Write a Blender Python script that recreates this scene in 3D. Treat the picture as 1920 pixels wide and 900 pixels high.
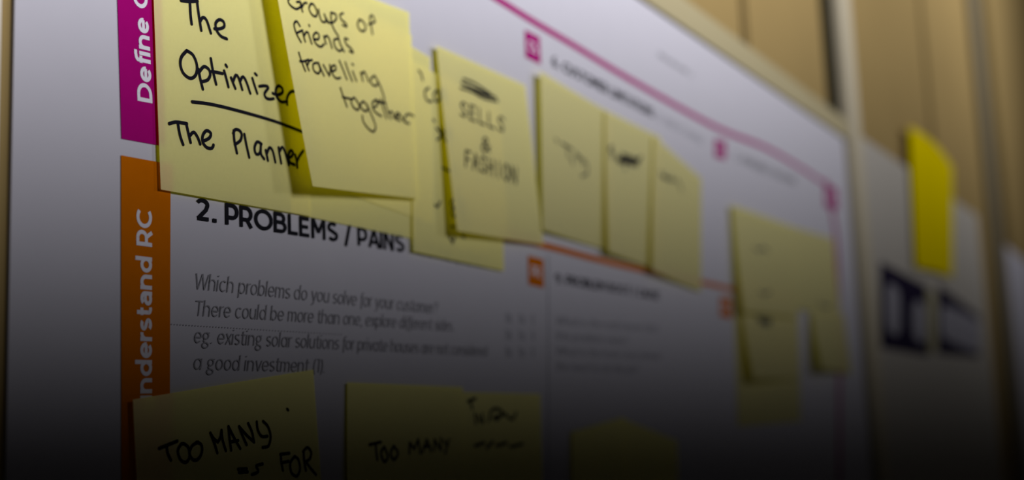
import bpy, bmesh, math, random
from mathutils import Vector, Matrix
from mathutils.bvhtree import BVHTree

random.seed(4)
scene = bpy.context.scene
for o in list(bpy.data.objects):
    bpy.data.objects.remove(o)

# ---------------------------------------------------------------- camera
W_PX, H_PX, F_PX = 1920.0, 900.0, 2202.0
CX, CY = 960.0, 450.0
# the wall's horizontals run to (2150, 712); its verticals are upright near x = 310
dh = Vector((1190.0, 262.0, F_PX)).normalized()            # wall +X, camera frame (right, down, forward)
up = Vector((-650.0, -(F_PX**2 - 650.0*1190.0)/262.0, F_PX)).normalized()
nrm = up.cross(dh)                                          # wall +Y (into the wall)
R_wc = Matrix((dh, nrm, up))                                # camera frame -> world
CAM_H = 1.35
CAM_D = 0.2555
CAM = Vector((0.0, -CAM_D, CAM_H))
cam_right = R_wc @ Vector((1, 0, 0))
cam_down = R_wc @ Vector((0, 1, 0))
cam_fwd = R_wc @ Vector((0, 0, 1))
cd = bpy.data.cameras.new('camera')
cam = bpy.data.objects.new('camera', cd)
scene.collection.objects.link(cam)
m = Matrix((cam_right, -cam_down, -cam_fwd)).transposed().to_4x4()
m.translation = CAM
cam.matrix_world = m
cd.sensor_width = 36.0
cd.lens = F_PX/W_PX*36.0
cd.clip_start = 0.01
cd.clip_end = 50
cd.dof.use_dof = True
cd.dof.focus_distance = 0.366
cd.dof.aperture_fstop = 6.0
scene.camera = cam

# ---------------------------------------------------------------- world, unseen lights, exposure
scene.view_settings.view_transform = 'Standard'
scene.view_settings.look = 'None'
scene.view_settings.exposure = 0.0
scene.view_settings.gamma = 1.0
scene.view_settings.use_curve_mapping = False
scene.cycles.use_denoising = True
scene.cycles.max_bounces = 8
scene.cycles.transmission_bounces = 8

wd = bpy.data.worlds.new('world')
scene.world = wd
wd.use_nodes = True
bg = wd.node_tree.nodes['Background']
bg.inputs[0].default_value = (0.55, 0.6, 0.7, 1)
bg.inputs[1].default_value = 0.002

UNSEEN_LIGHTS = ((Vector((0.62, -0.90, CAM_H + 0.45)), 57.5, 0.14), (Vector((2.8, -1.5, CAM_H + 0.75)), 172.0, 0.15))   # unseen lights: place, watts, size
LIGHT_COL = (1.0, 0.985, 1.0)
# unseen lights, the right one added to brighten the far bays; a downward fade is put into both, fanning out
# from a pivot on the wall at the left, from full light to none
PIVOT = CAM + cam_right*(CAM_D/cam_right.y)
def fade_slope(row):
    d = cam_fwd + cam_down*((row - CY)/F_PX)
    hit = CAM + d*(CAM_D/d.y)
    return (hit.z - PIVOT.z)/(hit.x - PIVOT.x)
SLOPE_DARK = fade_slope(905.0)
SLOPE_FULL = fade_slope(-100.0)
FADE_POWER = 1.86

def make_fade_light(place, power, size):
    ld = bpy.data.lights.new('unseen_fade_light', 'POINT')
    ld.energy = power
    ld.color = LIGHT_COL
    ld.shadow_soft_size = size
    ob = bpy.data.objects.new('unseen_fade_light', ld)
    ob.location = place
    scene.collection.objects.link(ob)
    ld.use_nodes = True
    nt = ld.node_tree
    em = nt.nodes['Emission']
    N, L = nt.nodes.new, nt.links.new
    geo = N('ShaderNodeNewGeometry')
    sp = N('ShaderNodeSeparateXYZ'); L(geo.outputs['Position'], sp.inputs[0])
    si = N('ShaderNodeSeparateXYZ'); L(geo.outputs['Incoming'], si.inputs[0])
    def mt(op, a, b=None, clamp=False):
        n = N('ShaderNodeMath'); n.operation = op; n.use_clamp = clamp
        for i, v in enumerate((a, b)):
            if v is None: continue
            if isinstance(v, (int, float)): n.inputs[i].default_value = v
            else: L(v, n.inputs[i])
        return n.outputs[0]
    t = mt('DIVIDE', mt('MULTIPLY', sp.outputs[1], -1.0), si.outputs[1])
    hx = mt('ADD', sp.outputs[0], mt('MULTIPLY', si.outputs[0], t))
    hz = mt('ADD', sp.outputs[2], mt('MULTIPLY', si.outputs[2], t))
    sl = mt('DIVIDE', mt('SUBTRACT', hz, PIVOT.z), mt('MAXIMUM', mt('SUBTRACT', hx, PIVOT.x), 0.02))
    k = mt('DIVIDE', mt('SUBTRACT', sl, SLOPE_DARK), SLOPE_FULL - SLOPE_DARK, True)
    L(mt('POWER', k, FADE_POWER), em.inputs['Strength'])  # darkening down the wall is put into the light's strength
for args in UNSEEN_LIGHTS:
    make_fade_light(*args)

# ---------------------------------------------------------------- helpers
def spot(px, py, lift=0.0):
    """point of the wall (or of a plane lifted off it) seen at a place of the 1920x900 photograph"""
    d = R_wc @ Vector((px - CX, py - CY, F_PX))
    return CAM + d*((CAM_D - lift)/d.y)

def ray(px, py):
    return (R_wc @ Vector((px - CX, py - CY, F_PX))).normalized()

def link(o, parent=None):
    scene.collection.objects.link(o)
    if parent is not None:
        o.parent = parent
        o.matrix_parent_inverse = parent.matrix_world.inverted()
    return o

def mesh_obj(name, verts, faces, mat, parent=None, smooth=False):
    me = bpy.data.meshes.new(name)
    me.from_pydata([tuple(v) for v in verts], [], faces)
    me.update()
    me.materials.append(mat)
    if smooth:
        for p in me.polygons: p.use_smooth = True
    return link(bpy.data.objects.new(name, me), parent)

def empty(name, loc, label=None, cat=None, group=None):
    o = bpy.data.objects.new(name, None)
    o.empty_display_size = 0.02
    o.location = loc
    scene.collection.objects.link(o)
    bpy.context.view_layer.update()
    if label: o['label'] = label
    if cat: o['category'] = cat
    if group: o['group'] = group
    return o

def box_obj(name, x0, x1, y0, y1, z0, z1, mat, parent=None, bevel=0.0, structure=False):
    bm = bmesh.new()
    bmesh.ops.create_cube(bm, size=1)
    for v in bm.verts:
        v.co = Vector(((x0 + x1)/2 + v.co.x*(x1 - x0), (y0 + y1)/2 + v.co.y*(y1 - y0), (z0 + z1)/2 + v.co.z*(z1 - z0)))
    if bevel:
        bmesh.ops.bevel(bm, geom=bm.edges[:], offset=bevel, segments=3, affect='EDGES')
    me = bpy.data.meshes.new(name)
    bm.to_mesh(me); bm.free()
    me.materials.append(mat)
    o = link(bpy.data.objects.new(name, me), parent)
    if structure: o['kind'] = 'structure'
    return o

def slab_obj(name, pts, thick, mat, parent=None, structure=False):
    """a sheet with outline pts (seen from the front, counter-clockwise) and thickness towards the wall"""
    n = len(pts)
    vs = [Vector(p) for p in pts] + [Vector(p) + Vector((0, thick, 0)) for p in pts]
    fs = [list(range(n)), list(range(2*n - 1, n - 1, -1))]
    for i in range(n):
        j = (i + 1) % n
        fs.append([i, i + n, j + n, j])
    o = mesh_obj(name, vs, fs, mat, parent)
    if structure: o['kind'] = 'structure'
    return o

# ---------------------------------------------------------------- materials
def base_mat(name, col, rough=0.6, var=0.04, scale=40.0, spec=0.12):
    mt = bpy.data.materials.new(name)
    mt.use_nodes = True
    nt = mt.node_tree
    b = nt.nodes['Principled BSDF']
    b.inputs['Roughness'].default_value = rough
    b.inputs['Specular IOR Level'].default_value = spec
    tc = nt.nodes.new('ShaderNodeTexCoord')
    no = nt.nodes.new('ShaderNodeTexNoise')
    no.inputs['Scale'].default_value = scale
    no.inputs['Detail'].default_value = 4
    nt.links.new(tc.outputs['Object'], no.inputs['Vector'])
    mr = nt.nodes.new('ShaderNodeMapRange')
    mr.inputs['To Min'].default_value = 1 - var
    mr.inputs['To Max'].default_value = 1 + var
    nt.links.new(no.outputs[0], mr.inputs[0])
    mx = nt.nodes.new('ShaderNodeVectorMath'); mx.operation = 'SCALE'
    mx.inputs[0].default_value = [c*0.87 for c in col]
    nt.links.new(mr.outputs[0], mx.inputs['Scale'])
    nt.links.new(mx.outputs[0], b.inputs['Base Color'])
    return mt

def note_mat(name, col, through, share=0.42):
    mt = bpy.data.materials.new(name)
    mt.use_nodes = True
    nt = mt.node_tree
    for n in list(nt.nodes):
        if n.type != 'OUTPUT_MATERIAL': nt.nodes.remove(n)
    out = [n for n in nt.nodes if n.type == 'OUTPUT_MATERIAL'][0]
    tc = nt.nodes.new('ShaderNodeTexCoord')
    no = nt.nodes.new('ShaderNodeTexNoise')
    no.inputs['Scale'].default_value = 900
    no.inputs['Detail'].default_value = 3
    nt.links.new(tc.outputs['Object'], no.inputs['Vector'])
    mr = nt.nodes.new('ShaderNodeMapRange')
    mr.inputs['To Min'].default_value = 0.94
    mr.inputs['To Max'].default_value = 1.06
    nt.links.new(no.outputs[0], mr.inputs[0])
    mx = nt.nodes.new('ShaderNodeVectorMath'); mx.operation = 'SCALE'
    mx.inputs[0].default_value = col
    nt.links.new(mr.outputs[0], mx.inputs['Scale'])
    df = nt.nodes.new('ShaderNodeBsdfDiffuse')
    nt.links.new(mx.outputs[0], df.inputs['Color'])
    tr = nt.nodes.new('ShaderNodeBsdfTranslucent')
    tr.inputs['Color'].default_value = (*through, 1)
    ad = nt.nodes.new('ShaderNodeMixShader')
    ad.inputs[0].default_value = share
    nt.links.new(df.outputs[0], ad.inputs[1])
    nt.links.new(tr.outputs[0], ad.inputs[2])
    nt.links.new(ad.outputs[0], out.inputs['Surface'])
    return mt

M_paper = base_mat('poster_paper', (0.45, 0.44, 0.50), 0.7, 0.025, 60)
M_greypaper = base_mat('grey_paper', (0.40, 0.375, 0.335), 0.8, 0.03, 20, 0.0)
M_magenta = base_mat('magenta_print', (0.30, 0.003, 0.135), 0.8, 0.05, 300, 0.0)
M_orange = base_mat('orange_print', (0.46, 0.118, 0.001), 0.8, 0.06, 300, 0.0)
M_black = base_mat('black_print', (0.012, 0.012, 0.016), 0.8, 0.05, 100, 0.0)
M_greyprint = base_mat('grey_print', (0.25, 0.245, 0.275), 0.8, 0.05, 100, 0.0)
M_palegrey = base_mat('pale_grey_print', (0.36, 0.355, 0.41), 0.7, 0.05, 100)
M_whiteprint = base_mat('white_print', (0.60, 0.585, 0.66), 0.7, 0.02, 100)
M_ink = base_mat('marker_ink', (0.010, 0.010, 0.016), 0.8, 0.1, 200, 0.0)
M_thinink = base_mat('pen_ink', (0.06, 0.06, 0.06), 0.8, 0.1, 200, 0.0)
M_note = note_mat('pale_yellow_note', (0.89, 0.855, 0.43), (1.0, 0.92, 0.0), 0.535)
M_note2 = note_mat('dimmed_yellow_note', (0.73, 0.70, 0.405), (0.88, 0.79, 0.0), 0.535)  # note paper darkened to stand for weaker light farther along the wall
M_note3 = note_mat('part_dimmed_yellow_note', (0.82, 0.785, 0.425), (0.95, 0.86, 0.0), 0.535)  # same paper darkened a little, dimmer light put into the colour
M_bright = note_mat('bright_yellow_note', (0.73, 0.58, 0.0), (0.6, 0.45, 0.0), 0.25)
M_cream = base_mat('cream_paint', (0.35, 0.305, 0.185), 0.7, 0.05, 8, 0.0)
M_post = base_mat('pale_post_paint', (0.46, 0.41, 0.305), 0.7, 0.04, 8, 0.0)
M_leftpost = base_mat('cream_post_paint', (0.60, 0.56, 0.50), 0.7, 0.04, 8, 0.0)
M_tan = base_mat('tan_panel', (0.275, 0.197, 0.081), 0.8, 0.10, 6, 0.0)
M_darkgap = base_mat('gap_shadow_and_backing', (0.030, 0.025, 0.014), 0.9, 0.1, 6, 0.0)  # shadow of the gap by the post as colour; also the backing
M_greypost = base_mat('grey_post_paint', (0.18, 0.15, 0.095), 0.8, 0.05, 8, 0.0)
M_navy = base_mat('navy_print', (0.022, 0.017, 0.040), 0.8, 0.05, 60, 0.0)
M_tape = base_mat('cream_tape', (0.36, 0.33, 0.17), 0.6, 0.05, 60)
M_floor = base_mat('floor_carpet', (0.10, 0.095, 0.09), 0.9, 0.2, 80)

# ---------------------------------------------------------------- the partition wall
floor_m = box_obj('floor', -1.0, 12.2, -3.0, 0.4, -0.05, 0.0, M_floor, structure=True)
box_obj('wall_back', -0.8, 12.0, 0.050, 0.080, 0.0, 3.4, M_darkgap, structure=True)

def xs(px, y, back=0.0):
    return spot(px, y, -back).x

RB = 0.004        # face of the tan panels behind the frame
gx = [0.02, xs(1390, 40, RB), xs(1400, 40, RB), xs(1546, 100, RB),
      xs(1600, 100, RB), xs(1733, 100, RB), xs(1739, 100, RB), xs(1832, 200, RB), xs(1872, 200, RB), 11.9]
k = 1
for i, (a, b) in enumerate(((gx[0], gx[1]), (gx[2], gx[3]), (gx[4], gx[5]), (gx[6], gx[7]), (gx[8], gx[9]))):
    rb = RB if i < 2 else 0.006
    box_obj('wall_panel', a, b, rb, 0.050, 0.0, 3.4, M_tan, bevel=0.003, structure=True)
# frame of the partition: posts and the rail above the poster
def post(name, xa, xb, y0, mat, bev=0.003):
    return box_obj(name, xa, xb, y0, 0.050, 0.0, 3.4, mat, bevel=bev, structure=True)
X_L = spot(26, 0).x                                    # left edge of the poster
post('trim_1', X_L - 0.060, spot(12, 300, 0.004).x, -0.004, M_leftpost)
box_obj('trim_5', X_L - 0.012, X_L + 0.01, 0.0006, 0.050, 0.0, 3.4, M_tan, structure=True)
X_R = spot(1585, 250).x
X_P = spot(1583, 100, 0.006).x
post('trim_2', X_P, X_R + 0.058, -0.006, M_post)
box_obj('shadow_strip', xs(1545, 100, 0.003), X_P, 0.003, 0.050, 0.0, 3.4, M_darkgap, structure=True)   # added strip, the gap's shadow beside the post put into its colour
X_F = xs(1858, 300)
post('trim_4', X_F - 0.05, X_F + 0.14, 0.004, M_greypost)
# rail: its lower edge lies along the poster's top edge
p_a, p_b = spot(1200, 0), spot(1583, 261)
rs = (p_b.z - p_a.z)/(p_b.x - p_a.x)
def top_z(x): return p_a.z + rs*(x - p_a.x)
def rail(name, xa, xb, h, y0, mat):
    pts = [(xa, y0, top_z(xa)), (xb, y0, top_z(xb)), (xb, y0, top_z(xb) + h), (xa, y0, top_z(xa) + h)]
    return slab_obj(name, pts, 0.0038 - y0, mat, structure=True)
rail('trim_3', X_L - 0.001, X_P, 0.021, -0.003, M_cream)

# ---------------------------------------------------------------- printed matter
PRINT = -0.0006       # print lies this far in front of the wall plane
SHEET = -0.0004

def on_sheet(px, py, y=PRINT):
    return spot(px, py, -y)

def print_poly(name, pts, mat, parent, y=PRINT):
    vs = [on_sheet(px, py, y) for px, py in pts]
    return mesh_obj(name, vs, [list(range(len(vs)))], mat, parent)

def ribbon_mesh(curves, width, normal_at=None):
    """flat pen strokes: curves = lists of 3-D points with normals"""
    vs, fs = [], []
    for pts in curves:
        n = len(pts)
        if n == 1:
            pts = [pts[0], (pts[0][0] + Vector((width*0.2, 0, 0)), pts[0][1])]
            n = 2
        base = len(vs)
        for i, (p, nn) in enumerate(pts):
            a = pts[max(i - 1, 0)][0]; b = pts[min(i + 1, n - 1)][0]
            t = (b - a)
            if t.length < 1e-9: t = Vector((1, 0, 0))
            s = t.normalized().cross(nn).normalized()
            vs += [p + s*width/2, p - s*width/2]
        for i in range(n - 1):
            fs.append([base + 2*i, base + 2*i + 1, base + 2*i + 3, base + 2*i + 2])
        for i in set([0, n - 1] + list(range(0, n, 4))):        # round ends and joints
            p, nn = pts[i]
            u = nn.cross(Vector((0, 0, 1)))
            if u.length < 1e-6: u = nn.cross(Vector((1, 0, 0)))
            u.normalize(); w = nn.cross(u)
            b0 = len(vs)
            off = nn*0.00001
            for q in range(12):
                an = 2*math.pi*q/12
                vs.append(p + off + (u*math.cos(an) + w*math.sin(an))*width/2)
            fs.append(list(range(b0, b0 + 12)))
    return vs, fs

def smooth_px(pts, step=2.5):
    """Catmull-Rom through pixel points"""
    if len(pts) < 3:
        out = []
        for i in range(len(pts) - 1):
            (x0, y0), (x1, y1) = pts[i], pts[i + 1]
            n = max(2, int(math.hypot(x1 - x0, y1 - y0)/step))
            out += [(x0 + (x1 - x0)*q/n, y0 + (y1 - y0)*q/n) for q in range(n)]
        return out + [pts[-1]]
    P = [pts[0]] + list(pts) + [pts[-1]]
    out = []
    for i in range(1, len(P) - 2):
        p0, p1, p2, p3 = P[i - 1], P[i], P[i + 1], P[i + 2]
        n = max(2, int(math.hypot(p2[0] - p1[0], p2[1] - p1[1])/step))
        for q in range(n):
            t = q/n
            out.append(tuple(0.5*((2*p1[c]) + (-p0[c] + p2[c])*t + (2*p0[c] - 5*p1[c] + 4*p2[c] - p3[c])*t*t
                                  + (-p0[c] + 3*p1[c] - 3*p2[c] + p3[c])*t**3) for c in (0, 1)))
    return out + [pts[-1]]

def print_line(name, pts, width, mat, parent, y=PRINT, smooth=True):
    px = smooth_px(pts, 6) if smooth else pts
    vs, fs = ribbon_mesh([[(on_sheet(a, b, y), Vector((0, -1, 0))) for a, b in px]], width)
    return mesh_obj(name, vs, fs, mat, parent)

# a plain geometric sans drawn with even strokes: cap height 1, w = stroke width
def arc(cx, cy, rx, ry, a0, a1, n=None):
    n = n or max(4, int(abs(a1 - a0)/14))
    return [(cx + rx*math.cos(math.radians(a0 + (a1 - a0)*i/n)), cy + ry*math.sin(math.radians(a0 + (a1 - a0)*i/n))) for i in range(n + 1)]

def glyph(ch, w, italic):
    """strokes and advance of one character"""
    X = 0.74
    h = w/2
    xt = X - h                  # centre line of round tops of small letters
    cx, ry, rx = 0.27, (X - w)/2, 0.27
    cy = X/2
    bowl = arc(cx, cy, rx, ry, 0, 360)
    D = 2*rx
    asc = 1.06
    T = 1 - h
    def dot(x, y): return [(x - h*1.25, y), (x + h*1.25, y)], 1.0
    if ch == ' ': return [], 0.30
    if ch == 'a':
        if italic: return [bowl, [(D, 0), (D, X)]], D + 0.17
        return [arc(0.23, X - 0.22 - h*0.6, 0.23, 0.22 - h*0.4, 150, 0) + [(0.46, 0)],
                [(0.46, 0.43), (0.2, 0.43)] + arc(0.2, 0.215 + h*0.5, 0.2, 0.215 - h*0.5, 90, 270) + [(0.34, h + 0.02), (0.46, 0.16)]], 0.46 + 0.17
    if ch == 'b': return [bowl, [(0, 0), (0, asc)]], D + 0.15
    if ch == 'c': return [arc(cx, cy, rx, ry, 48, 312)], D + 0.07
    if ch == 'd': return [bowl, [(D, 0), (D, asc)]], D + 0.17
    if ch == 'e': return [[(0.02, cy), (D - 0.01, cy)], arc(cx, cy, rx, ry, -h*60, 318)], D + 0.13
    if ch == 'f':
        lo = -0.22 if italic else 0
        return [[(0.13, lo), (0.13, 0.82)] + arc(0.33, 0.82, 0.20, 0.24 - h, 180, 80), [(0, X - h), (0.34, X - h)]], 0.36
    if ch == 'g': return [arc(0.24, 0.49, 0.22, 0.25 - h, 0, 360), [(0.36, X - h - .02), (0.52, X - h)], [(0.14, 0.30), (0.06, 0.18), (0.18, 0.08)],
                          arc(0.25, -0.12, 0.26, 0.19 - h*0.5, 0, 360)], D + 0.13
    if ch in 'hn': return [[(0, 0), (0, asc if ch == 'h' else X)], arc(0.25, xt - 0.25, 0.25, 0.25, 180, 0) + [(0.5, 0)]], 0.5 + 0.18
    if ch == 'i': return [[(0, 0), (0, X)], dot(0, 0.98)[0]], 0.19
    if ch == 'j': return [[(0.1, X), (0.1, -0.15), (0.0, -0.26)], dot(0.1, 0.98)[0]], 0.28
    if ch == 'l': return [[(0, 0), (0, asc)]], 0.19
    if ch == 'm': return [[(0, 0), (0, X)], arc(0.2, xt - 0.2, 0.2, 0.2, 180, 0) + [(0.4, 0)], arc(0.6, xt - 0.2, 0.2, 0.2, 180, 0) + [(0.8, 0)]], 0.8 + 0.18
    if ch == 'o': return [bowl], D + 0.14
    if ch == 'p': return [bowl, [(0, -0.27), (0, X)]], D + 0.15
    if ch == 'r': return [[(0, 0), (0, X)], arc(0.26, xt - 0.26, 0.26, 0.26, 180, 80)], 0.36
    if ch == 's':
        q = (xt - h)/4
        return [arc(0.2, h + 3*q, 0.19, q, 40, 200)[:] + [(0.1, h + 2.25*q), (0.3, h + 1.75*q)] + arc(0.2, h + q, 0.2, q, 20, -150)], 0.52
    if ch == 't': return [[(0.13, 0.95), (0.13, 0.2)] + arc(0.31, 0.2, 0.18, 0.2 - h, 180, 290), [(0, X - h), (0.34, X - h)]], 0.44
    if ch == 'u': return [[(0, X)] + arc(0.25, h + 0.25, 0.25, 0.25, 180, 360) + [(0.5, X)], [(0.5, 0), (0.5, X)]], 0.5 + 0.18
    if ch == 'v': return [[(0, X), (0.26, 0)], [(0.26, 0), (0.52, X)]], 0.6
    if ch == 'x': return [[(0, X), (0.48, 0)], [(0.48, X), (0, 0)]], 0.57
    if ch == 'y': return [[(0, X), (0.27, 0.02)], [(0.53, X), (0.2, -0.2), (0.02, -0.24)]], 0.62
    if ch == 'k': return [[(0, 0), (0, asc)], [(0.45, X), (0, 0.3)], [(0.16, 0.42), (0.48, 0)]], 0.55
    if ch == 'w': return [[(0, X), (0.2, 0)], [(0.2, 0), (0.4, X)], [(0.4, X), (0.6, 0)], [(0.6, 0), (0.8, X)]], 0.88
    cap = {
        'A': ([[(0, 0), (0.37, 1)], [(0.37, 1), (0.74, 0)], [(0.13, 0.3), (0.61, 0.3)]], 0.82),
        'B': ([[(0, 0), (0, 1)], [(0, T), (0.32, T)] + arc(0.32, (T + 0.52)/2, 0.22, (T - 0.52)/2, 90, -90) + [(0, 0.52)],
               [(0.3, 0.52), (0.36, 0.52)] + arc(0.36, (0.52 + h)/2, 0.25, (0.52 - h)/2, 90, -90) + [(0, h)]], 0.78),
        'C': ([arc(0.42, 0.5, 0.42, 0.5 - h, 48, 312)], 0.80),
        'D': ([[(0, 0), (0, 1)], [(0, T), (0.28, T)] + arc(0.28, 0.5, 0.42, 0.5 - h, 90, -90) + [(0, h)]], 0.86),
        'E': ([[(0, 0), (0, 1)], [(0, T), (0.54, T)], [(0, 0.5), (0.48, 0.5)], [(0, h), (0.55, h)]], 0.70),
        'F': ([[(0, 0), (0, 1)], [(0, T), (0.54, T)], [(0, 0.47), (0.48, 0.47)]], 0.66),
        'G': ([arc(0.42, 0.5, 0.42, 0.5 - h, 48, 330) + [(0.78, 0.46)]], 0.92),
        'H': ([[(0, 0), (0, 1)], [(0.6, 0), (0.6, 1)], [(0, 0.5), (0.6, 0.5)]], 0.80),
        'I': ([[(0, 0), (0, 1)]], 0.20),
        'L': ([[(0, 0), (0, 1)], [(0, h), (0.52, h)]], 0.62),
        'M': ([[(0, 0), (0, 1)], [(0.02, 1), (0.38, 0.32)], [(0.38, 0.32), (0.74, 1)], [(0.76, 0), (0.76, 1)]], 0.96),
        'N': ([[(0, 0), (0, 1)], [(0.02, 1), (0.6, 0)], [(0.62, 0), (0.62, 1)]], 0.82),
        'O': ([arc(0.46, 0.5, 0.46, 0.5 - h, 0, 360)], 1.06),
        'P': ([[(0, 0), (0, 1)], [(0, T), (0.30, T)] + arc(0.30, (T + 0.34)/2, 0.26, (T - 0.34)/2, 90, -90) + [(0, 0.34)]], 0.70),
        'Q': ([arc(0.46, 0.5, 0.46, 0.5 - h, 0, 360), [(0.55, 0.2), (0.85, -0.1)]], 1.06),
        'R': ([[(0, 0), (0, 1)], [(0, T), (0.30, T)] + arc(0.30, (T + 0.36)/2, 0.26, (T - 0.36)/2, 90, -90) + [(0, 0.36)], [(0.32, 0.38), (0.58, 0)]], 0.74),
        'S': ([arc(0.29, 0.75 - h*0.5, 0.26, 0.25 - h*0.5, 35, 215) + [(0.2, 0.55), (0.42, 0.45)] + arc(0.3, 0.25 + h*0.5, 0.28, 0.25 - h*0.5, 30, -145)], 0.70),
        'T': ([[(0, T), (0.68, T)], [(0.34, 0), (0.34, 1)]], 0.74),
        'U': ([[(0, 1)] + arc(0.31, h + 0.32, 0.31, 0.32, 180, 360) + [(0.62, 1)]], 0.82),
        'V': ([[(0, 1), (0.36, 0)], [(0.36, 0), (0.72, 1)]], 0.80),
        'W': ([[(0, 1), (0.27, 0)], [(0.27, 0), (0.54, 1)], [(0.54, 1), (0.81, 0)], [(0.81, 0), (1.08, 1)]], 1.16),
        'Y': ([[(0, 1), (0.34, 0.42)], [(0.68, 1), (0.34, 0.42), (0.34, 0)]], 0.74),
        '1': ([[(0.04, T), (0.26, T)], [(0.24, 0), (0.24, 1)]], 0.44),
        '2': ([arc(0.27, 0.72, 0.26, 0.28 - h, 160, -10) + [(0.45, 0.5), (0.04, h)], [(0.0, h), (0.58, h)]], 0.72),
        '5': ([[(0.48, T), (0.1, T), (0.06, 0.55), (0.22, 0.58)] + arc(0.24, 0.3, 0.26, 0.29 - h, 80, -140)], 0.68),
        '6': ([arc(0.29, 0.31, 0.28, 0.31 - h, 0, 360), [(0.01, 0.31), (0.05, 0.7), (0.25, T), (0.48, 0.93)]], 0.72),
        '9': ([arc(0.29, 0.69, 0.28, 0.31 - h, 0, 360), [(0.57, 0.69), (0.53, 0.3), (0.33, h), (0.1, 0.07)]], 0.72),
        '.': ([[(-h*0.4, h), (h*2.0, h)]], 0.24),
        ',': ([[(0.06, 0.08), (0.0, -0.14)]], 0.22),
        '?': ([arc(0.22, 0.78, 0.22, 0.22 - h, 165, -40) + [(0.22, 0.45), (0.22, 0.28)], [(0.22 - h, h), (0.22 + h, h)]], 0.54),
        '(': ([arc(0.3, 0.42, 0.26, 0.62, 115, 245)], 0.28),
        ')': ([arc(-0.12, 0.42, 0.26, 0.62, 65, -65)], 0.28),
        '/': ([[(0, -0.14), (0.36, 1.1)]], 0.48),
        '+': ([[(0, 0.5), (0.5, 0.5)], [(0.25, 0.25), (0.25, 0.75)]], 0.62),
    }
    return cap[ch]

def print_text(name, body, start, end, cap, mat, parent, weight=0.09, italic=False, track=0.0, y=PRINT - 0.00005):
    """body set along the wall from start to end (baseline), cap = place of the first letter's top"""
    strokes, pen = [], 0.0
    for ch in body:
        g, adv = glyph(ch, weight, italic)
        for st_ in g:
            strokes.append([(px + pen, py) for px, py in st_])
        pen += adv + track + weight*0.55
    flat, faces = [], []
    for k_, pts in enumerate(strokes):
        b0 = len(flat); n = len(pts)
        for i_ in range(n):
            ax, ay = pts[max(i_ - 1, 0)]; bx_, by_ = pts[min(i_ + 1, n - 1)]
            dx, dy = bx_ - ax, by_ - ay
            L_ = math.hypot(dx, dy) or 1.0
            nx, ny = -dy/L_*weight/2, dx/L_*weight/2
            flat.append((pts[i_][0] + nx, pts[i_][1] + ny, k_ % 5))
            flat.append((pts[i_][0] - nx, pts[i_][1] - ny, k_ % 5))
        for i_ in range(n - 1):
            q = b0 + 2*i_
            faces.append([q, q + 1, q + 3, q + 2])
    slant = 0.16 if italic else 0.0
    flat = [(u + slant*v, v, k_) for u, v, k_ in flat]
    x0, x1 = min(f[0] for f in flat), max(f[0] for f in flat)
    a, b, c = on_sheet(*start, y), on_sheet(*end, y), on_sheet(*cap, y)
    bx = b - a
    upv = Vector((0, -1, 0)).cross(bx.normalized())*-1
    if upv.dot(c - a) < 0: upv = -upv
    upv = upv.normalized()*abs((c - a).dot(upv.normalized()))
    out = [a + bx*((u - x0)/(x1 - x0)) + upv*v + Vector((0, -0.00001*k_, 0)) for u, v, k_ in flat]
    return mesh_obj(name, out, faces, mat, parent)

# ------------------------------------------------------- the big canvas poster
poster = empty('canvas_poster', (0.70, 0, 1.40),
               'large white printed canvas poster with magenta and orange bands, covered in pale yellow notes', 'poster')
xr = X_R - 0.013
sheet_pts = [(X_L, SHEET, 0.90), (xr, SHEET, 0.90), (xr, SHEET, top_z(xr) - 0.0005), (X_L, SHEET, top_z(X_L) - 0.0005)]
slab_obj('sheet', sheet_pts, 0.0008, M_paper, poster)
st = print_poly('side_band', [(228, 260), (306, 274), (292, -400), (206, -490)], M_magenta, poster)
st['label'] = 'magenta side band'
so = print_poly('side_band', [(228, 960), (318, 960), (320, 308), (227, 291)], M_orange, poster)
so['label'] = 'orange side band'
print_text('band_lettering', 'Define CS', (286, 194), (274.5, -46), (258, 188), M_whiteprint, st, weight=0.19)
print_text('band_lettering', 'understand RC', (285, 770), (285, 396), (255, 770), M_whiteprint, so, weight=0.19)

hl = print_line('border_line', [(296, -392), (500, -270), (700, -146), (920, -10), (1000, 40), (1071, 82), (1182, 149), (1338, 236), (1432, 275), (1489, 307),
                           (1551, 347)], 0.0036, M_magenta, poster)
hl['label'] = 'magenta border line'
h2 = print_line('border_line', [(1551, 347), (1560, 395), (1568, 450), (1572, 560), (1574, 700), (1574, 900)], 0.012, M_magenta, poster)
h2['label'] = 'magenta border line'
h3 = print_line('border_line', [(925, 440), (945, 444), (1031, 463), (1115, 485), (1204, 506), (1333, 533), (1400, 550)],
                0.0032, M_orange, poster)
h3['label'] = 'orange border line'
print_line('column_rule', [(1029, 480), (1029, 620), (1029, 900)], 0.0012, M_palegrey, poster)

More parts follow.
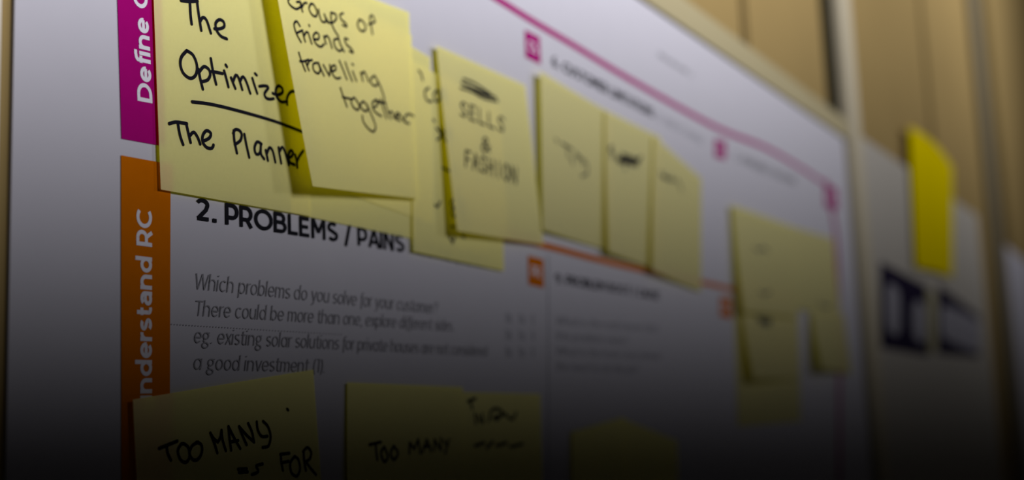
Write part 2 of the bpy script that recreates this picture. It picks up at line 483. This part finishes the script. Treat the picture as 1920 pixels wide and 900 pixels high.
print_text('section_heading', '2. PROBLEMS / PAINS', (369, 412), (759, 473.5), (376, 371), M_black, poster, weight=0.18)
print_text('section_heading', '+ ITS FREQUENCY', (772, 476), (915, 505), (774, 449), M_greyprint, poster)
print_text('section_heading', '6. CUSTOMER LIMITATIONS', (1036, 124), (1226, 221), (1036, 104), M_black, poster, weight=0.18)
print_text('section_heading', 'EG. BUDGET, DEVICES', (1232, 224), (1320, 272), (1232, 210), M_palegrey, poster)
print_text('section_heading', '5. AVAILABLE SOLUTIONS', (1380, 300), (1493, 348), (1381, 285), M_greyprint, poster, weight=0.15)
print_text('section_heading', '9. PROBLEM ROOT / CAUSE', (1042, 530), (1236, 562), (1042, 512), M_black, poster, weight=0.16)
for (body, s, e, c) in (
        ('Which problems do you solve for your customer?', (368, 542), (822, 589), (368, 512)),
        ('There could be more than one, explore different sides.', (368, 592), (851, 621), (368, 563)),
        ('eg. existing solar solutions for private houses are not considered', (365, 643), (915, 668), (365, 614)),
        ('a good investment (1).', (364, 693), (609, 698.5), (364, 664))):
    print_text('paragraph_line', body, s, e, c, M_greyprint, poster, weight=0.085, italic=True)
for (body, s, e, c) in (
        ('What is the real reason that', (1045, 608), (1235, 622), (1045, 592)),
        ('this problem exists?', (1045, 636), (1180, 646), (1045, 620)),
        ('What is the back story behind', (1045, 665), (1240, 674), (1045, 649)),
        ('the need to do this job?', (1045, 694), (1200, 699), (1045, 678))):
    print_text('paragraph_line', body, s, e, c, M_palegrey, poster, weight=0.085, italic=True)
# short grey captions too small to read: rows of little letter marks
def caption(pts, n, hgt, mat):
    a, b = on_sheet(*pts[0]), on_sheet(*pts[1])
    vs, fs = [], []
    rr = random.Random(int(pts[0][0]))
    st_ = (b - a)/n
    for i in range(n):
        if rr.random() < 0.15: continue
        p = a + st_*i
        w = st_*rr.uniform(0.35, 0.7); h = Vector((0, 0, hgt*rr.uniform(0.7, 1.0)))
        k0 = len(vs)
        vs += [p, p + w, p + w + h, p + h]
        fs.append([k0, k0 + 1, k0 + 2, k0 + 3])
    return mesh_obj('caption', vs, fs, mat, poster)
caption([(1236, 106), (1300, 146)], 14, 0.0035, M_greyprint)
caption([(950, 604), (1005, 608)], 9, 0.005, M_palegrey)
caption([(950, 636), (1005, 638)], 9, 0.005, M_palegrey)
caption([(950, 668), (1005, 669)], 9, 0.005, M_palegrey)

# dotted rule under the second text line
vs, fs = [], []
for i in range(58):
    t = i/57
    px = 322 + (640 - 322)*t
    py = 608 + (px - 322)*0.0635 - 0.0000135*(px - 322)**2
    p = on_sheet(px, py)
    k0 = len(vs)
    for q in range(6):
        an = q*math.pi/3
        vs.append(p + Vector((math.cos(an), 0, math.sin(an)))*0.00022)
    fs.append(list(range(k0, k0 + 6)))
mesh_obj('dotted_rule', vs, fs, M_greyprint, poster)

def badge(quad, body, mat, label):
    b = print_poly('section_badge', quad, mat, poster)
    b['label'] = label
    (tl, tr, br, bl) = quad[3], quad[2], quad[1], quad[0]
    def mix(u, v):
        return tuple((bl[c]*(1-u) + br[c]*u)*(1-v) + (tl[c]*(1-u) + tr[c]*u)*v for c in (0, 1))
    print_text('badge_letters', body, mix(0.2, 0.3), mix(0.8, 0.3), mix(0.2, 0.7), M_whiteprint, b, weight=0.16)
badge([(985.5, 107), (1014, 121), (1012, 70), (984, 55.5)], 'CS', M_magenta, 'magenta square badge with white letters')
badge([(1340, 294), (1361, 300), (1361, 266), (1340, 260)], 'CL', M_magenta, 'magenta square badge with white letters')
badge([(1547, 388), (1571, 394), (1569, 354), (1546, 344)], 'AS', M_magenta, 'magenta square badge with white letters')
badge([(991, 533), (1020, 540), (1019, 486.5), (990, 479)], 'PR', M_orange, 'orange square badge with white letters')
badge([(1350, 593), (1372, 598), (1372, 560), (1350, 556)], 'RC', M_orange, 'orange square badge with white letters')

# ---------------------------------------------------------------- sticky notes
NOTES = 'pale yellow sticky notes on the canvas poster'
LIFT = 0.00085     # metres per lift unit
class Note:
    pass
def sticky(label, tl, tr, br, bl, lift, mat=None, power=1.7, group=NOTES, name='sticky_note', curl=0.0, N=18):
    """corners as seen in the photograph; lift (mm) of tl, tr, br, bl off the wall"""
    cs = [spot(*c, l*0.001) for c, l in zip((tl, tr, br, bl), lift)]
    l_tl, l_tr, l_br, l_bl = [l*LIFT for l in lift]
    org = (cs[0] + cs[1])/2
    root = empty(name, org, label, 'sticky note', group)
    vs, fs = [], []
    for j in range(N + 1):
        v = j/N
        for i in range(N + 1):
            u = i/N
            p = (cs[0]*(1 - u) + cs[1]*u)*(1 - v) + (cs[3]*(1 - u) + cs[2]*u)*v
            hl_ = l_tl + (l_bl - l_tl)*v**power
            hr_ = l_tr + (l_br - l_tr)*v**power
            h = hr_ + (hl_ - hr_)*(1 - u)**power if l_bl + l_tl >= l_br + l_tr else hl_ + (hr_ - hl_)*u**power
            h += curl*0.001*math.sin(math.pi*u)*v
            vs.append(Vector((p.x, -h, p.z)))
    for j in range(N):
        for i in range(N):
            a = j*(N + 1) + i
            fs.append([a, a + N + 1, a + N + 2, a + 1])
    mesh_obj('paper_sheet', vs, fs, mat or M_note, root, smooth=True)
    r = Note()
    r.root = root
    r.bvh = BVHTree.FromPolygons([tuple(v) for v in vs], fs)
    return r

def write(note, strokes, width=1.1, mat=None, name='handwriting'):
    curves = []
    for s in strokes:
        pts = smooth_px(s) if len(s) > 1 else s
        cur = []
        for q in pts:
            loc, nn, _, _ = note.bvh.ray_cast(CAM, ray(*q))
            if loc is None:
                if len(cur) > 1: curves.append(cur)
                cur = []
                continue
            if nn.y > 0: nn = -nn
            cur.append((loc + nn*0.00012, nn))
        if cur: curves.append(cur)
    if not curves: return None
    vs, fs = ribbon_mesh(curves, width*0.001)
    return mesh_obj(name, vs, fs, mat or M_ink, note.root)

# single-stroke capitals for the short words written in capitals
GLYPH = {
    'T': [[(0, 1), (1, 1)], [(.5, 1), (.5, 0)]], 'O': [[(.5, 1), (.1, .75), (.05, .3), (.45, 0), (.9, .3), (.9, .75), (.5, 1)]],
    'M': [[(0, 0), (.1, 1)], [(.1, 1), (.5, .4)], [(.5, .4), (.9, 1)], [(.9, 1), (1, 0)]],
    'A': [[(0, 0), (.5, 1)], [(.5, 1), (1, 0)], [(.2, .4), (.8, .4)]],
    'N': [[(0, 0), (.05, 1)], [(.05, 1), (.9, 0)], [(.9, 0), (.95, 1)]], 'Y': [[(0, 1), (.5, .5)], [(1, 1), (.5, .5), (.4, 0)]],
    'S': [[(.9, .9), (.5, 1), (.15, .8), (.4, .55), (.8, .35), (.7, .05), (.1, .08)]],
    'E': [[(.9, 1), (.1, 1)], [(.1, 1), (.05, 0)], [(.05, 0), (.9, 0)], [(.05, .5), (.7, .5)]],
    'L': [[(.1, 1), (.1, 0)], [(.1, 0), (.9, .02)]], 'F': [[(.9, 1), (.1, 1)], [(.1, 1), (.05, 0)], [(.05, .5), (.7, .5)]],
    'H': [[(.05, 1), (.05, 0)], [(.9, 1), (.9, 0)], [(.05, .5), (.9, .5)]], 'I': [[(.5, 1), (.5, 0)]],
    'R': [[(.1, 0), (.1, 1)], [(.1, 1), (.8, .85), (.7, .55), (.1, .48)], [(.3, .48), (.95, 0)]],
    '&': [[(.9, .1), (.3, .75), (.5, 1), (.7, .75), (.15, .3), (.4, 0), (.9, .45)]],
    'U': [[(.1, 1), (.1, .3), (.5, 0), (.9, .3), (.9, 1)]], 'P': [[(.1, 0), (.1, 1)], [(.1, 1), (.85, .85), (.7, .5), (.1, .48)]],
    'K': [[(.1, 1), (.1, 0)], [(.9, 1), (.1, .45)], [(.3, .55), (.95, 0)]],
}
def capitals(word, start, end, height, gap=0.25):
    """strokes for a word of capitals, baseline start -> end in the photograph"""
    out = []
    n = len(word)
    dx, dy = (end[0] - start[0])/n, (end[1] - start[1])/n
    for i, ch in enumerate(word):
        if ch == ' ': continue
        ox, oy = start[0] + dx*i, start[1] + dy*i
        w = 1 - gap
        for s in GLYPH[ch]:
            out.append([(ox + dx*w*u, oy + dy*w*u - height*v) for u, v in s])
    return out

# --- row of notes across the first section
nB = sticky('plain yellow note under the travelling note, its bottom strip above the word PAINS',
            (536, -40), (772, 66), (776, 448), (545, 399), (0.9, 0.9, 1.0, 1.0))
nA = sticky('yellow note reading The Optimizer, The Planner in black marker',
            (284, -150), (578, -14), (583, 405), (303, 355), (1.4, 1.4, 1.4, 1.9))
nD0 = sticky('yellow note hidden behind the travelling note, only its top right corner showing',
            (650, 14), (807, 108), (812, 420), (660, 366), (1.2, 1.2, 1.3, 1.3))
nD = sticky('yellow note with blurred bullet points between the travelling note and the fashion note',
            (772, 114), (936, 200), (946, 508), (776, 471), (1.7, 1.7, 1.7, 2.2), power=1.4)
nC = sticky('yellow note reading Groups of friends travelling together in black marker',
            (512, -82), (768, 23), (788, 372), (593, 348), (7.5, 2.3, 4.0, 10.0), power=1.5)
nE = sticky('yellow note reading fashion below a struck out word, with a lifted left edge',
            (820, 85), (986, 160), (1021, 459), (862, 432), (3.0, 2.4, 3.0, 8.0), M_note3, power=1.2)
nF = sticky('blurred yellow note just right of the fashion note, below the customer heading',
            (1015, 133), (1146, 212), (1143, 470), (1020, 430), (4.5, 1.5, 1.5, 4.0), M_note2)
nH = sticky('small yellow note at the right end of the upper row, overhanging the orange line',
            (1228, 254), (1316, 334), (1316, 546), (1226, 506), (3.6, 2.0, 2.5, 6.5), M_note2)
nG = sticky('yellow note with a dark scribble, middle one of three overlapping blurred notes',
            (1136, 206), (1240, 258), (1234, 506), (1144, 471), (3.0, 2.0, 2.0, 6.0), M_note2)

S_A = [
    [(339, 1), (355, 3), (370, 2)], [(356, 8), (357, 28), (359, 45)],
    [(369, 1), (372, 25), (377, 57)], [(375, 40), (380, 33), (387, 38), (395, 62)],
    [(402, 54), (412, 54), (420, 50), (419, 41), (411, 37), (404, 44), (406, 57), (414, 68), (425, 73)],
    [(350, 95), (340, 107), (338, 122), (344, 138), (357, 147), (367, 140), (369, 123), (362, 104), (350, 95)],
    [(372, 130), (375, 147), (380, 167)], [(374, 134), (382, 125), (391, 130), (394, 140), (389, 150), (379, 153)],
    [(395, 110), (399, 133), (405, 158)], [(397, 134), (417, 138)],
    [(423, 122), (425, 125)], [(420, 133), (424, 147), (428, 163)],
    [(433, 146), (437, 156), (441, 166)], [(437, 152), (442, 141), (447, 146), (454, 168)], [(450, 152), (455, 144), (461, 152), (469, 175)],
    [(478, 138), (481, 141)], [(473, 147), (477, 160), (482, 175)],
    [(486, 162), (496, 161), (503, 164), (496, 175), (498, 183), (505, 186), (513, 185)],
    [(511, 175), (520, 178), (529, 174), (529, 166), (522, 161), (517, 168), (518, 180), (527, 191), (538, 190)],
    [(538, 196), (538, 184), (543, 174), (550, 171), (557, 173)],
    [(360, 191), (397, 196), (447, 208), (513, 227), (566, 247)],
    [(317, 232), (330, 229), (350, 232)], [(333, 230), (337, 253), (343, 271)],
    [(349, 232), (353, 250), (357, 267)], [(356, 254), (363, 248), (370, 257), (375, 270)],
    [(380, 265), (392, 259), (395, 250), (387, 245), (380, 254), (380, 267), (388, 277), (397, 278), (400, 272)],
    [(438, 245), (439, 263), (444, 287)], [(437, 250), (441, 243), (449, 245), (453, 253), (450, 264), (440, 271)],
    [(458, 252), (462, 273), (467, 295)],
    [(490, 270), (482, 266), (477, 277), (480, 289), (487, 287), (489, 272)], [(489, 270), (489, 288), (495, 298)],
    [(498, 282), (500, 291), (502, 301)], [(500, 288), (505, 277), (511, 283), (516, 304)],
    [(522, 277), (524, 290), (527, 306)], [(524, 284), (529, 276), (535, 287), (541, 309)],
    [(541, 296), (547, 293), (549, 286), (545, 282), (540, 292), (543, 304), (552, 309)],
    [(553, 290), (556, 302), (557, 314)], [(556, 304), (561, 293), (568, 283)],
]
write(nA, S_A, 1.15)
S_C = [
    [(562, -3), (552, -9), (543, -4), (540, 3), (545, 11), (555, 17), (564, 12), (563, 4), (556, 4)],
    [(563, 8), (565, 15), (567, 22)], [(566, 14), (570, 6), (575, 6)],
    [(583, 7), (579, 15), (584, 27), (592, 31), (594, 22), (588, 9), (583, 7)],
    [(597, 18), (599, 30), (604, 41), (611, 40), (608, 27)], [(608, 28), (612, 36), (616, 42)],
    [(620, 24), (621, 42), (626, 55), (634, 68)], [(621, 24), (629, 27), (630, 36), (622, 43), (614, 42)],
    [(643, 25), (637, 28), (640, 37), (648, 44), (650, 50), (642, 47)],
    [(673, 37), (670, 47), (675, 57), (683, 58), (685, 49), (679, 39), (673, 37)],
    [(702, 37), (698, 29), (693, 33), (696, 50), (698, 64)], [(691, 46), (703, 41)],
    [(562, 49), (556, 40), (551, 46), (555, 62), (564, 79)], [(556, 62), (567, 57)],
    [(567, 58), (569, 68), (572, 78)], [(570, 67), (574, 60), (578, 62)], [(578, 63), (581, 72), (584, 82)], [(579, 47), (580, 49)],
    [(588, 73), (596, 74), (598, 66), (592, 61), (587, 69), (592, 82), (601, 88), (607, 83)],
    [(607, 68), (609, 76), (611, 82)], [(608, 72), (612, 67), (617, 73), (622, 90)],
    [(633, 66), (638, 83), (645, 97)], [(633, 73), (626, 75), (628, 88), (636, 96), (642, 92)],
    [(652, 74), (646, 72), (649, 83), (658, 91), (662, 99), (655, 96)],
    [(560, 99), (565, 115), (572, 133)], [(562, 115), (570, 115), (578, 112)],
    [(573, 117), (576, 125), (579, 132)], [(576, 123), (580, 114), (585, 113)],
    [(594, 118), (587, 120), (588, 132), (596, 138), (600, 131), (596, 118)], [(597, 118), (602, 131), (607, 142)],
    [(606, 122), (612, 133), (617, 142)], [(617, 142), (619, 132), (618, 122)],
    [(622, 134), (629, 131), (628, 123), (622, 125), (623, 138), (630, 147), (638, 146)],
    [(636, 114), (643, 131), (650, 149)], [(647, 117), (653, 134), (660, 152)],
    [(661, 134), (668, 152)], [(660, 120), (662, 122)],
    [(676, 136), (678, 144), (680, 152)], [(678, 140), (682, 134), (687, 143), (691, 153)],
    [(702, 142), (695, 148), (697, 158), (705, 161), (708, 154), (703, 143)], [(707, 150), (714, 165), (720, 185), (716, 193), (704, 187)],
    [(638, 165), (643, 180), (650, 200)], [(642, 182), (658, 186)],
    [(663, 183), (658, 190), (663, 202), (671, 206), (673, 197), (665, 184)],
    [(681, 190), (675, 197), (681, 207), (688, 208), (688, 198), (681, 190)],
    [(688, 197), (698, 220), (704, 237), (700, 247), (690, 241), (681, 228), (679, 217)],
    [(700, 202), (707, 197), (705, 188), (698, 193), (700, 206), (708, 214), (715, 218)],
    [(713, 186), (718, 202), (724, 222)], [(706, 192), (723, 193)],
    [(722, 195), (727, 210), (732, 223)], [(728, 213), (734, 209), (739, 222)],
    [(741, 222), (747, 217), (745, 211), (741, 217), (744, 224), (750, 226)],
    [(748, 213), (754, 222), (759, 229), (767, 232)], [(757, 227), (761, 216), (768, 214), (775, 218)],
]
write(nC, S_C, 0.95)
S_D = [
    [(785, 132), (790, 140), (792, 150)],
    [(804, 165), (797, 170), (797, 182), (803, 190), (810, 190)], [(818, 170), (813, 178), (817, 190), (825, 186), (823, 174), (818, 170)],
    [(826, 168), (829, 180), (831, 192)],
    [(812, 224), (815, 228)], [(817, 240), (826, 250), (836, 266)], [(832, 246), (827, 256), (819, 262)], [(825, 238), (832, 256)],
    [(836, 244), (840, 262)],
    [(829, 314), (840, 320), (850, 323)], [(815, 384), (820, 388), (825, 378)],
    [(850, 374), (845, 382), (852, 392), (857, 402), (850, 405), (847, 395), (854, 382), (850, 374)],
    [(846, 424), (852, 426)], [(842, 444), (848, 454)], [(852, 446), (848, 456)], [(866, 442), (871, 446)],
]
write(nD, S_D, 1.1)
S_E = [[(868, 148), (885, 154), (898, 162), (920, 177)], [(863, 165), (885, 172), (907, 184), (933, 190)], [(865, 155), (890, 166), (915, 176), (930, 184)],
       [(872, 160), (886, 166), (900, 176), (924, 182)]]
S_E += capitals('SELLS', (862, 216), (950, 250), 26)
S_E += capitals('&', (900, 282), (922, 288), 26, 0.1)
S_E += capitals('FASHION', (872, 312), (972, 346), 30)
write(nE, S_E, 1.15)
write(nF, [[(1041, 260), (1045, 266)], [(1052, 268), (1072, 280)], [(1062, 274), (1066, 296)], [(1070, 296), (1074, 308)],
           [(1078, 284), (1084, 300)], [(1082, 290), (1090, 298), (1094, 310)], [(1094, 298), (1101, 312), (1100, 326), (1090, 330)]], 1.2, M_ink)
write(nG, [[(1148, 274), (1142, 281), (1150, 288), (1147, 296)], [(1156, 290), (1158, 302), (1166, 304), (1166, 290)],
           [(1168, 288), (1172, 318)], [(1169, 290), (1180, 296), (1172, 306)], [(1180, 304), (1188, 300), (1184, 294), (1180, 306), (1190, 310)],
           [(1192, 298), (1195, 312)], [(1193, 302), (1202, 294)], [(1160, 298), (1200, 300)], [(1162, 304), (1196, 306)]], 1.7, M_ink)
write(nH, [[(1238, 322), (1243, 332)], [(1246, 326), (1252, 336), (1260, 336)], [(1258, 330), (1264, 342)], [(1268, 336), (1276, 350), (1278, 360)],
           [(1240, 330), (1256, 338)]], 1.6, M_ink)

# --- notes at the far right end of the poster
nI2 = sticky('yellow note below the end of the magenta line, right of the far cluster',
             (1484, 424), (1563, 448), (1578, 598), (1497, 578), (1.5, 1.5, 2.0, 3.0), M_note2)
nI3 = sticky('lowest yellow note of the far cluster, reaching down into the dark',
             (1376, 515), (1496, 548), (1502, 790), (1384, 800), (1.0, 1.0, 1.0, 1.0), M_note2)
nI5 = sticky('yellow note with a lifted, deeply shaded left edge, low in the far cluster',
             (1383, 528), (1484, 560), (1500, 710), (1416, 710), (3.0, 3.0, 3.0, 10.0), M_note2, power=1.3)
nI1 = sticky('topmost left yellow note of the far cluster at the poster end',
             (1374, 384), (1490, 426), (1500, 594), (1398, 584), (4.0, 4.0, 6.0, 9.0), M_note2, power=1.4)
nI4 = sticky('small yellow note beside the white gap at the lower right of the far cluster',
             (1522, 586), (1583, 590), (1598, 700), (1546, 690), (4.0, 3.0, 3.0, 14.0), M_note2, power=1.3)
write(nI1, [[(1414, 464), (1424, 470), (1430, 464), (1440, 472)]], 1.8, M_thinink)
write(nI1, [[(1424, 546), (1432, 552), (1444, 546)]], 1.8, M_thinink)
write(nI5, [[(1420, 596), (1446, 602), (1424, 604), (1444, 609)]], 2.2, M_thinink)
write(nI2, [[(1536, 566), (1546, 576), (1556, 572)]], 2.0, M_thinink)

# --- notes along the lower row
nL = sticky('yellow note with crossed out words, third from the left in the dark lower row',
            (866, 735), (1014, 739), (1022, 1040), (872, 1075), (1.2, 1.2, 1.5, 3.0))
nK = sticky('straight yellow note reading TOO MANY, second from the left in the dark lower row',
            (652, 717), (869, 726), (876, 1072), (658, 1112), (1.5, 1.8, 2.0, 4.0))
nJ = sticky('nearest lower yellow note reading TOO MANY FOR, tilted over the orange band',
            (251, 749), (588, 693), (618, 1100), (282, 1240), (2.5, 1.2, 1.5, 5.0))
nM2 = sticky('right one of two dim yellow notes at the bottom of the right column',
             (1166, 784), (1271, 826), (1276, 1080), (1170, 1040), (1.2, 1.2, 1.5, 2.0))
nM1 = sticky('left one of two dim yellow notes at the bottom of the right column, tilted upwards',
             (1073, 810), (1172, 782), (1180, 1020), (1078, 1060), (1.8, 1.8, 2.0, 3.0))
S_J = [
    [(298, 841), (315, 834), (332, 827)], [(312, 836), (314, 850), (320, 863)],
    [(340, 832), (333, 845), (338, 862), (348, 867), (355, 857), (353, 840), (344, 832), (338, 834)],
    [(371, 829), (360, 836), (355, 850), (361, 862), (371, 861), (378, 848), (377, 834), (368, 829)],
    [(407, 849), (401, 830), (394, 812)], [(394, 812), (400, 822), (408, 829)], [(408, 829), (413, 820), (415, 807)], [(415, 807), (417, 825), (423, 845)],
    [(433, 844), (430, 822), (428, 800)], [(428, 800), (438, 820), (450, 841)], [(431, 829), (446, 826)],
    [(462, 834), (454, 816), (448, 800)], [(448, 800), (462, 816), (476, 829)], [(476, 829), (472, 810), (465, 794)],
    [(481, 791), (483, 806), (490, 818), (501, 818)], [(493, 790), (502, 800), (507, 818), (503, 836), (492, 839)],
    [(526, 853), (527, 866), (530, 882)], [(525, 852), (542, 850)], [(527, 868), (541, 865)],
    [(552, 856), (544, 868), (546, 886), (556, 893), (562, 880), (559, 862), (552, 856)],
    [(569, 849), (570, 864), (573, 882)], [(568, 847), (576, 839), (583, 848), (580, 861), (571, 866)], [(573, 866), (582, 878), (592, 890)],
    [(446, 880), (462, 879)], [(448, 886), (464, 885)], [(492, 870), (480, 874), (484, 884), (472, 890)],
    [(538, 767), (540, 769)],
]
write(nJ, S_J, 1.1)
S_K = [[(692, 834), (714, 829)], [(704, 832), (705, 846), (707, 862)],
       [(720, 838), (714, 850), (720, 866), (727, 856), (720, 838)], [(738, 836), (732, 850), (738, 862), (746, 850), (738, 836)],
       [(767, 850), (768, 830)], [(768, 830), (776, 842)], [(776, 842), (784, 824)], [(784, 824), (788, 850)],
       [(792, 848), (800, 824)], [(800, 824), (808, 846)], [(794, 838), (806, 836)],
       [(814, 844), (814, 824)], [(814, 824), (826, 844)], [(826, 844), (826, 822)], [(832, 826), (838, 836)], [(842, 824), (834, 850)]]
write(nK, S_K, 1.2)
write(nL, [[(877, 753), (891, 747)], [(882, 752), (885, 766)], [(890, 776), (892, 794)], [(896, 780), (902, 792)], [(904, 776), (906, 792)],
           [(916, 790), (920, 772), (930, 766), (942, 774), (930, 788)], [(924, 784), (948, 776)], [(950, 780), (960, 786), (968, 774)],
           [(890, 836), (908, 830)], [(912, 840), (924, 828)], [(930, 836), (950, 830)], [(956, 838), (980, 832)]], 1.4)

# ---------------------------------------------------------------- the second bay: grey poster, yellow card
poster2 = empty('grey_poster', (1.7, 0, 1.40),
                'greyish poster in the second bay with navy framed boxes, behind the bright yellow card', 'poster')
P2L = X_R + 0.059
a2, b2 = spot(1612, 254), spot(1846, 414)
s2 = (b2.z - a2.z)/(b2.x - a2.x)
P2R = xs(1836, 450)
def top2(x): return a2.z + s2*(x - a2.x)
slab_obj('sheet', [(P2L, SHEET, 0.85), (P2R, SHEET, 0.85), (P2R, SHEET, top2(P2R)), (P2L, SHEET, top2(P2L))], 0.005, M_greypaper, poster2)
def boxframe(outer, inners, label):
    f = print_poly('printed_box', outer, M_navy, poster2)
    f['label'] = label
    for q in inners:
        print_poly('box_field', q, M_greyp2, f, PRINT - 0.0004)
M_greyp2 = base_mat('box_field_print', (0.30, 0.292, 0.335), 0.8, 0.03, 20, 0.0)
def oval(x0, x1, y0, y1, dy=0.0, p=3.2, n=28):
    out = []
    for i in range(n):
        t = 2*math.pi*i/n
        c, s = math.cos(t), math.sin(t)
        u = math.copysign(abs(c)**(2/p), c); v = math.copysign(abs(s)**(2/p), s)
        out.append(((x0 + x1)/2 + u*(x1 - x0)/2, (y0 + y1)/2 + v*(y1 - y0)/2 + dy*u))
    return out[::-1]
boxframe([(1652, 652), (1742, 668), (1737, 536), (1650, 490)], [oval(1662, 1688, 534, 626, 8), oval(1712, 1737, 566, 640, 6)],
         'navy printed box with two pale fields')
boxframe([(1758, 664), (1836, 670), (1836, 592), (1758, 532)], [oval(1764, 1838, 584, 648, 16, 5)],
         'navy printed box with one pale field')

card = empty('yellow_card', spot(1745, 260), 'tall bright yellow card stuck on the grey poster in the second bay', 'card')
cv, cf = [], []
c_tl, c_tr, c_br, c_bl = spot(1705, 236, 0.005), spot(1786, 314, 0.003), spot(1787, 520, 0.003), spot(1717, 500, 0.005)
NN = 16
for j in range(NN + 1):
    v = j/NN
    for i in range(NN + 1):
        u = i/NN
        p = (c_tl*(1 - u) + c_tr*u)*(1 - v) + (c_bl*(1 - u) + c_br*u)*v
        p = p + Vector((0, -0.004*math.sin(math.pi*u), 0.006*math.sin(math.pi*u)*(1 - v)))
        cv.append(p)
for j in range(NN):
    for i in range(NN):
        a = j*(NN + 1) + i
        cf.append([a, a + NN + 1, a + NN + 2, a + 1])
co = mesh_obj('card_sheet', cv, cf, M_bright, card, smooth=True)
tape = slab_obj('tape_strip', [spot(1742, 660, 0.0012), spot(1754, 662, 0.0012), spot(1752, 548, 0.0012), spot(1740, 540, 0.0012)], 0.0006, M_tape)
tape['label'] = 'upright cream strip of tape between the two navy framed boxes'
tape['category'] = 'tape'

# ---------------------------------------------------------------- the third bay
P3R = 9.0
poster3 = empty('white_poster', (4.0, 0, 1.40), 'white blank poster in the last bay at the right edge, beyond the grey post', 'poster')
P3L = X_F + 0.141
a3, b3 = spot(1874, 450), spot(1918, 486)
s3 = (b3.z - a3.z)/(b3.x - a3.x)
slab_obj('sheet', [(P3L, SHEET, 0.8), (P3R, SHEET, 0.6), (P3R, SHEET, a3.z + s3*(P3R - a3.x)), (P3L, SHEET, a3.z + s3*(P3L - a3.x))],
         0.005, M_paper, poster3)
